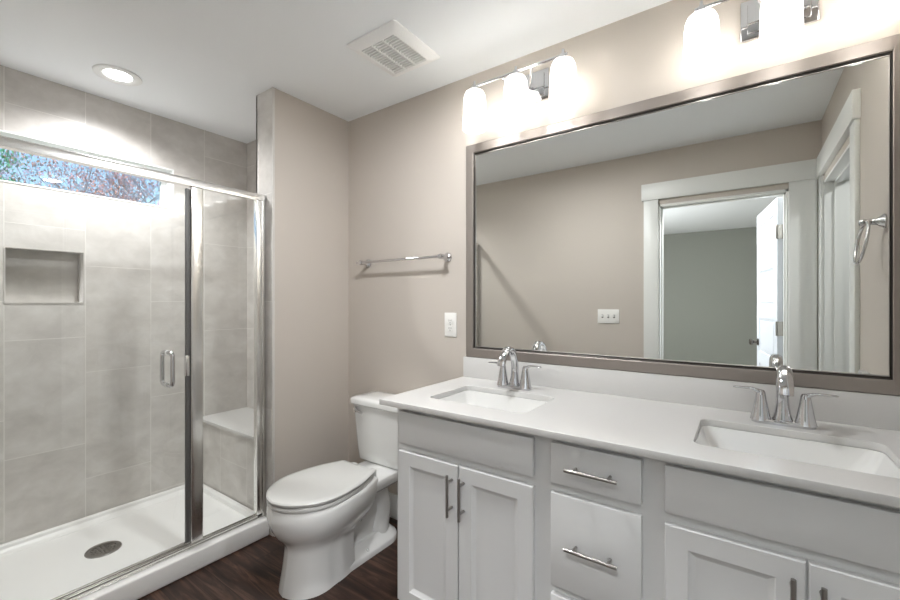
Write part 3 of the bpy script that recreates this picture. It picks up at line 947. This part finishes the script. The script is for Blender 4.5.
b = B(); lathe(b, [(0, -0.0068), (0.003, -0.0068), (0.003, -0.0058)], (-1.268, Y_N, 1.152), 'Y', 10); finish('screw', b, M['nickel'], parent=ot)

# ------------------------------------------------------------------ light switches on the door wall
# three-gang plate reflected in the mirror
SXc, SZc = -0.900, 1.155
sw = thing('light_switch', 'white three-gang light switch plate reflected in the mirror beside the doorway', 'light switch', (SXc, Y_S, SZc))
b = B(); box(b, SXc - 0.085, SXc + 0.085, Y_S + 0.001, Y_S + 0.006, SZc - 0.058, SZc + 0.058, 0.002); finish('cover_plate', b, M['plate'], parent=sw)
for k in (-1, 0, 1):
    b = B(); box(b, SXc + k * 0.046 - 0.005, SXc + k * 0.046 + 0.005, Y_S + 0.006, Y_S + 0.015, SZc - 0.004, SZc + 0.010, 0.001); finish('toggle', b, M['plate'], parent=sw)
    b = B(); box(b, SXc + k * 0.046 - 0.007, SXc + k * 0.046 + 0.007, Y_S + 0.0055, Y_S + 0.0068, SZc - 0.013, SZc + 0.013); finish('toggle_slot', b, M['gasket'], parent=sw, smooth=False)

# ------------------------------------------------------------------ towel ring on the right wall
tr_ = thing('towel_ring', 'chrome towel ring on the right wall, seen in the mirror', 'towel ring', (X_E, 1.485, 1.56))
b = B()
lathe(b, [(0.026, -0.001), (0.026, -0.006), (0.021, -0.012), (0.012, -0.024), (0.010, -0.045), (0.013, -0.058), (0.010, -0.068), (0.0, -0.070)], (X_E, 1.485, 1.56), 'X', 24, cap0=True)
finish('post', b, M['chrome'], parent=tr_)
b = B()
R_ = 0.074
pts = [(X_E - 0.050 - 0.012 * (1 - cos(a)), 1.485 - R_ * sin(a), 1.560 - R_ + R_ * cos(a)) for a in [2 * pi * i / 40 for i in range(41)]]
tube(b, pts, 0.0052, 10)
finish('ring', b, M['chrome'], parent=tr_)

# ------------------------------------------------------------------ toilet
TX = -1.618
toi = thing('toilet', 'white two-piece toilet with elongated bowl and closed lid, left of the vanity', 'toilet', (TX, 1.45, 0))
def outline(f0, f1, hw, back=0.62, n=40):
    """plan outline: f measured from the wall into the room; hw half width; rear narrower than the middle"""
    pts = []
    L = f1 - f0
    ctrl = [(0.0, back), (0.12, back + 0.36 * (1 - back)), (0.27, back + 0.74 * (1 - back)), (0.42, 0.97), (0.56, 1.0), (0.70, 0.945), (0.82, 0.79), (0.91, 0.57), (0.97, 0.32), (1.0, 0.0)]
    s = spline(ctrl, 5)
    right = [(min(max(u, 0), 1) * L + f0, max(w, 0) * hw) for u, w in s]
    for f, w in right: pts.append((TX + w, Y_N - f))
    for f, w in reversed(right[:-1]): pts.append((TX - w, Y_N - f))
    return pts
def ringz(o, z): return [(p[0], p[1], z) for p in o]
b = B()
# bowl with front column
secs = [(0.45, 0.766, 0.126, 0.0, .85), (0.45, 0.763, 0.124, 0.02, .85), (0.45, 0.752, 0.118, 0.08, .85), (0.45, 0.742, 0.113, 0.15, .85), (0.43, 0.740, 0.114, 0.19, .8), (0.375, 0.755, 0.132, 0.222, .75),
        (0.350, 0.786, 0.160, 0.258, .70), (0.33, 0.808, 0.179, 0.298, .66), (0.32, 0.816, 0.187, 0.335, .66), (0.315, 0.814, 0.188, 0.365, .66), (0.312, 0.808, 0.185, 0.384, .66), (0.315, 0.800, 0.179, 0.390, .66)]
secs_s = spline([(a, c, h, z, k) for a, c, h, z, k in secs], 3)
loft(b, [ringz(outline(a, c, h, k), z) for a, c, h, z, k in secs_s])
# rear deck under the tank
loft(b, [[(TX + x, Y_N - f, z) for x, f in ((-w, 0.40), (w, 0.40), (w2, 0.05), (-w2, 0.05))] for w, w2, z in ((0.10, 0.095, 0.30), (0.125, 0.118, 0.325), (0.130, 0.124, 0.368), (0.124, 0.119, 0.3755))])
# trapway body
tp = spline([(0.42, 0.20, 0.085), (0.37, 0.29, 0.078), (0.29, 0.315, 0.072), (0.22, 0.26, 0.070), (0.20, 0.17, 0.073), (0.22, 0.08, 0.080), (0.22, 0.0, 0.088)], 5)
tube(b, [(TX, Y_N - f, z) for f, z, r in tp], [r for f, z, r in tp], 20, up=(1, 0, 0))
# central web
loft(b, [[(TX - 0.05, Y_N - 0.48, z), (TX + 0.05, Y_N - 0.48, z), (TX + 0.05, Y_N - 0.20, z), (TX - 0.05, Y_N - 0.20, z)] for z in (0.0, 0.36)])
# floor flange
def foot(f0, f1, hw, z): return [(TX + p[0], Y_N - p[1], z) for p in rrect(0, (f0 + f1) / 2, 2 * hw, f1 - f0, hw * 0.95, 10)]
loft(b, [foot(0.10, 0.60, 0.112, 0.0), foot(0.10, 0.60, 0.112, 0.022), foot(0.107, 0.593, 0.106, 0.032), foot(0.125, 0.575, 0.088, 0.045), foot(0.15, 0.55, 0.07, 0.075)])
bo = finish('bowl', b, M['porcelain'], parent=toi, angle=55)
# seat and lid
b = B()
loft(b, [ringz(outline(0.340, 0.812, 0.181, 0.63), 0.3915), ringz(outline(0.337, 0.815, 0.184, 0.63), 0.397), ringz(outline(0.337, 0.815, 0.184, 0.63), 0.406), ringz(outline(0.341, 0.812, 0.181, 0.63), 0.410)])
finish('seat', b, M['seat'], parent=toi)
b = B()
loft(b, [ringz(outline(0.333, 0.814, 0.183, 0.63), 0.4145), ringz(outline(0.330, 0.818, 0.187, 0.63), 0.420), ringz(outline(0.330, 0.818, 0.187, 0.63), 0.427), ringz(outline(0.335, 0.813, 0.182, 0.63), 0.432), ringz(outline(0.355, 0.787, 0.162, 0.63), 0.435), ringz(outline(0.45, 0.68, 0.08, 0.7), 0.4365)])
finish('lid', b, M['seat'], parent=toi)
for s in (-1, 1):
    b = B(); box(b, TX + s * 0.07 - 0.018, TX + s * 0.07 + 0.018, Y_N - 0.324, Y_N - 0.288, 0.374, 0.416, 0.006, 3); finish('hinge', b, M['seat'], parent=toi)
# tank
b = B()
tk = [(0.335, 0.155, 0.020, 0.376), (0.356, 0.166, 0.028, 0.386), (0.364, 0.174, 0.030, 0.44), (0.376, 0.186, 0.030, 0.58), (0.386, 0.196, 0.030, 0.695), (0.380, 0.19, 0.028, 0.698)]
loft(b, [[(p[0], p[1], z) for p in rrect(TX, Y_N - 0.014 - d / 2, w, d, r, 6)] for w, d, r, z in tk])
tank = finish('tank', b, M['porcelain'], parent=toi, angle=50)
b = B()
lidp = [(0.392, 0.200, 0.030, 0.6985), (0.414, 0.213, 0.034, 0.703), (0.416, 0.215, 0.034, 0.724), (0.400, 0.208, 0.032, 0.734), (0.360, 0.17, 0.03, 0.741), (0.25, 0.09, 0.03, 0.744)]
loft(b, [[(p[0], p[1], z) for p in rrect(TX, Y_N - 0.010 - 0.1075, w, d, r, 6)] for w, d, r, z in lidp])
finish('tank_lid', b, M['porcelain'], parent=toi, angle=50)
b = B()
lz, lx = 0.668, TX - 0.158
lathe(b, [(0.013, 0.0), (0.015, -0.004), (0.013, -0.009), (0.008, -0.012), (0.0, -0.012)], (lx, Y_N - 0.014 - 0.1945, lz), 'Y', 20, cap0=True)
tube(b, [(lx, Y_N - 0.218, lz), (lx + 0.02, Y_N - 0.222, lz - 0.001), (lx + 0.06, Y_N - 0.222, lz - 0.008)], [0.006, 0.006, 0.007], 10)
fl = finish('flush_lever', b, M['chrome'], parent=toi); fl['label'] = 'chrome flush lever'
for s in (-1, 1):
    b = B(); lathe(b, [(0.014, 0.02), (0.013, 0.034), (0.008, 0.042), (0.0, 0.044)], (TX + s * 0.092, Y_N - 0.36, 0), n=16); finish('bolt_cap', b, M['seat'], parent=toi)

# ------------------------------------------------------------------ bedroom door (open) and closet door (open)
def panel_door(name, label, hinge, ang, width, flip, cat='door'):
    """leaf built along local +x from the hinge, then rotated; hinge at world position"""
    t = thing(name, label, cat, (hinge[0], hinge[1], 0.012))
    H, T = DZ - 0.020, 0.035
    R = Matrix.Rotation(ang, 4, 'Z')
    def put(nm, bm, m, parent=t):
        bmesh.ops.transform(bm, matrix=R, verts=bm.verts)
        bmesh.ops.recalc_face_normals(bm, faces=bm.faces)
        for f in bm.faces: f.smooth = False
        me = bpy.data.meshes.new(nm); bm.to_mesh(me); bm.free(); me.materials.append(m)
        o = bpy.data.objects.new(nm, me); COL.objects.link(o); o.parent = parent
        return o
    y0, y1 = (0, T) if not flip else (-T, 0)
    b = B(); 
    st = 0.105; rl_ = 0.10
    core = 0.006
    box(b, 0.001, width, y0 + core, y1 - core, 0, H)
    box(b, 0, st, y0, y1, 0, H, 0.001); box(b, width - st, width, y0, y1, 0, H, 0.001)
    n = 5
    ph = (H - rl_ * (n + 1)) / n
    for i in range(n + 1):
        z = i * (ph + rl_)
        box(b, st, width - st, y0, y1, z, z + rl_, 0.001)
    for i in range(n):
        z = rl_ + i * (ph + rl_)
        box(b, st + 0.025, width - st - 0.025, y0 + 0.002, y1 - 0.002, z + 0.025, z + ph - 0.025, 0.004)
    leafo = put('leaf', b, M['door'])
    for sgn in (1, -1):
        b = B()
        yk = y1 if sgn > 0 else y0
        prof = [(0.030, 0.0), (0.030, 0.006), (0.012, 0.012), (0.011, 0.030), (0.024, 0.040), (0.028, 0.052), (0.022, 0.062), (0.0, 0.065)]
        lathe(b, [(r, sgn * h) for r, h in prof], (width - 0.065, yk, 0.925), 'Y', 20, cap0=True)
        put('knob', b, M['knob'])
    for z in (0.20, 1.045 - 0.02, 1.70):
        b = B()
        box(b, -0.0025, 0.0, y0 + 0.003, y1 - 0.001, z, z + 0.10, 0.001)
        yk = y0 - 0.004 if not flip else y1 + 0.004
        tube(b, [(-0.004, yk, z), (-0.004, yk, z + 0.10)], 0.006, 10)
        put('hinge', b, M['nickel'])
    return t
panel_door('bedroom_door', 'white five-panel door standing open beyond the doorway reflected in the mirror', (0.199, -0.098), radians(-90 - 7.5), 0.735, False)
panel_door('closet_door', 'white panel door open into the closet at the right, its edge and hinges seen in the mirror', (X_E + 0.128, EY0 - 0.006), radians(4.0), 0.72, True)

# unseen window frame added on the bedroom's west wall around the daylight fill
b = B()
for (y0, y1, z0, z1) in ((-2.6, -1.0, 0.82, 0.9), (-2.6, -1.0, 2.1, 2.18), (-2.6, -2.52, 0.9, 2.1), (-1.08, -1.0, 0.9, 2.1), (-1.83, -1.77, 0.9, 2.1)):
    box(b, -2.399, -2.37, y0, y1, z0, z1, 0.003)
struct('added_window_frame', b, M['trim'])

# unseen dome lamps added to lift the light in bedroom, bathroom and closet
def fill_lamp(x, y, R, watts, colour, label):
    t = thing('fill_ceiling_lamp', label, 'ceiling light', (x, y, CEIL))
    b = B(); lathe(b, [(R * 1.06, -0.001), (R * 1.1, -0.014), (R, -0.02), (0.0, -0.02)], (x, y, CEIL), n=32, cap0=True); finish('base', b, M['nickel'], parent=t)
    b = B(); lathe(b, [(R * 0.97, -0.021), (R * 0.9, -0.034), (R * 0.7, -0.046), (R * 0.35, -0.053), (0.0, -0.055)], (x, y, CEIL), n=32); finish('dome', b, M['dome'], parent=t)
    l = bpy.data.lights.new('fill_light', 'AREA'); l.shape = 'DISK'; l.size = 1.3 * R; l.energy = watts; l.color = colour
    lo = bpy.data.objects.new('fill_light', l); COL.objects.link(lo); lo.parent = t; lo.location = (0, 0, -0.057)
fill_lamp(-0.05, -0.42, 0.15, ROOM_FILL_W, (0.97, 0.985, 1.0), 'white dome fill lamp added out of view on the ceiling of the room beyond the doorway')
fill_lamp(-1.02, 0.98, 0.10, CENTER_FILL_W, (0.97, 0.985, 1.0), 'white dome fill lamp added out of view on the bathroom ceiling in front of the mirror')
fill_lamp(1.1, 0.75, 0.13, CLOSET_FILL_W, (0.97, 0.985, 1.0), 'white dome fill lamp added out of view on the ceiling of the closet')

# ------------------------------------------------------------------ outside: lawn and trees
b = B(); box(b, -40, -3.6, -25, 30, -0.6, -0.3); struct('ground_lawn', b, M['grass'], smooth=False)

def make_tree(x, y, label, seed, leafm, h=5.6, lean=0.0, leaves=2600, lsize=0.055, spread=0.55, depth=5):
    rnd = random.Random(seed)
    t = thing('tree', label, 'tree', (x, y, -0.3), 'trees outside the shower window')
    wood, fol, tips = B(), B(), []
    def grow(p, d, L, r, k):
        pts = [p]; q = p
        for s in range(3):
            d2 = (d + Vector((rnd.uniform(-.2, .2), rnd.uniform(-.2, .2), rnd.uniform(-.08, .16)))).normalized()
            q = q + d2 * (L / 3); pts.append(q); d = d2
        tube(wood, pts, [r, r * .88, r * .76, r * .64], 6, cap=False)
        if k >= 3: tips.extend(pts[1:])
        if k == depth: return
        for c in range(3 if k < 4 else 2):
            a = rnd.uniform(0, 2 * pi)
            side = Vector((cos(a), sin(a), rnd.uniform(-.1, .5)))
            nd = (d * (1 - spread) + side * spread + Vector((0, 0, 0.12))).normalized()
            grow(pts[rnd.choice((2, 3, 3))], nd, L * rnd.uniform(.62, .82), r * .58, k + 1)
    grow(Vector((x, y, -0.3)), Vector((lean, 0.05, 1)).normalized(), h * 0.36, 0.05 if h < 6 else 0.08, 0)
    for i in range(leaves):
        p = rnd.choice(tips) + Vector((rnd.gauss(0, .12), rnd.gauss(0, .12), rnd.gauss(0, .12)))
        e = Euler((rnd.uniform(0, 6.3), rnd.uniform(0, 6.3), rnd.uniform(0, 6.3))).to_matrix()
        s = lsize * rnd.uniform(.5, 1.1)
        vsx = [fol.verts.new(p + e @ Vector(c)) for c in ((-s * .5, 0, 0), (0, -s * .3, 0.1 * s), (s * .6, 0, 0), (0, s * .3, 0.1 * s))]
        fol.faces.new(vsx)
    for nm, bm_, m_ in (('trunk', wood, M['bark']), ('foliage', fol, leafm)):
        for v in bm_.verts: v.co -= Vector((x, y, -0.3))
        me = bpy.data.meshes.new(nm); bm_.to_mesh(me); bm_.free(); me.materials.append(m_)
        o = bpy.data.objects.new(nm, me); COL.objects.link(o); o.parent = t
    return t
make_tree(-9.0, 3.1, 'pinkish tree showing through the right part of the high shower window', 11, M['leaf_pink'], h=4.3, leaves=2600, lsize=0.05, depth=6)
make_tree(-16.0, 4.4, 'mauve twiggy tree in the middle of the high shower window', 5, M['leaf_mauve'], h=6.8, leaves=3000, lsize=0.08, depth=6)
make_tree(-12.6, -0.4, 'green leafed tree at the left edge of the high shower window', 23, M['leaf_green'], h=5.4, leaves=5000, lsize=0.09)
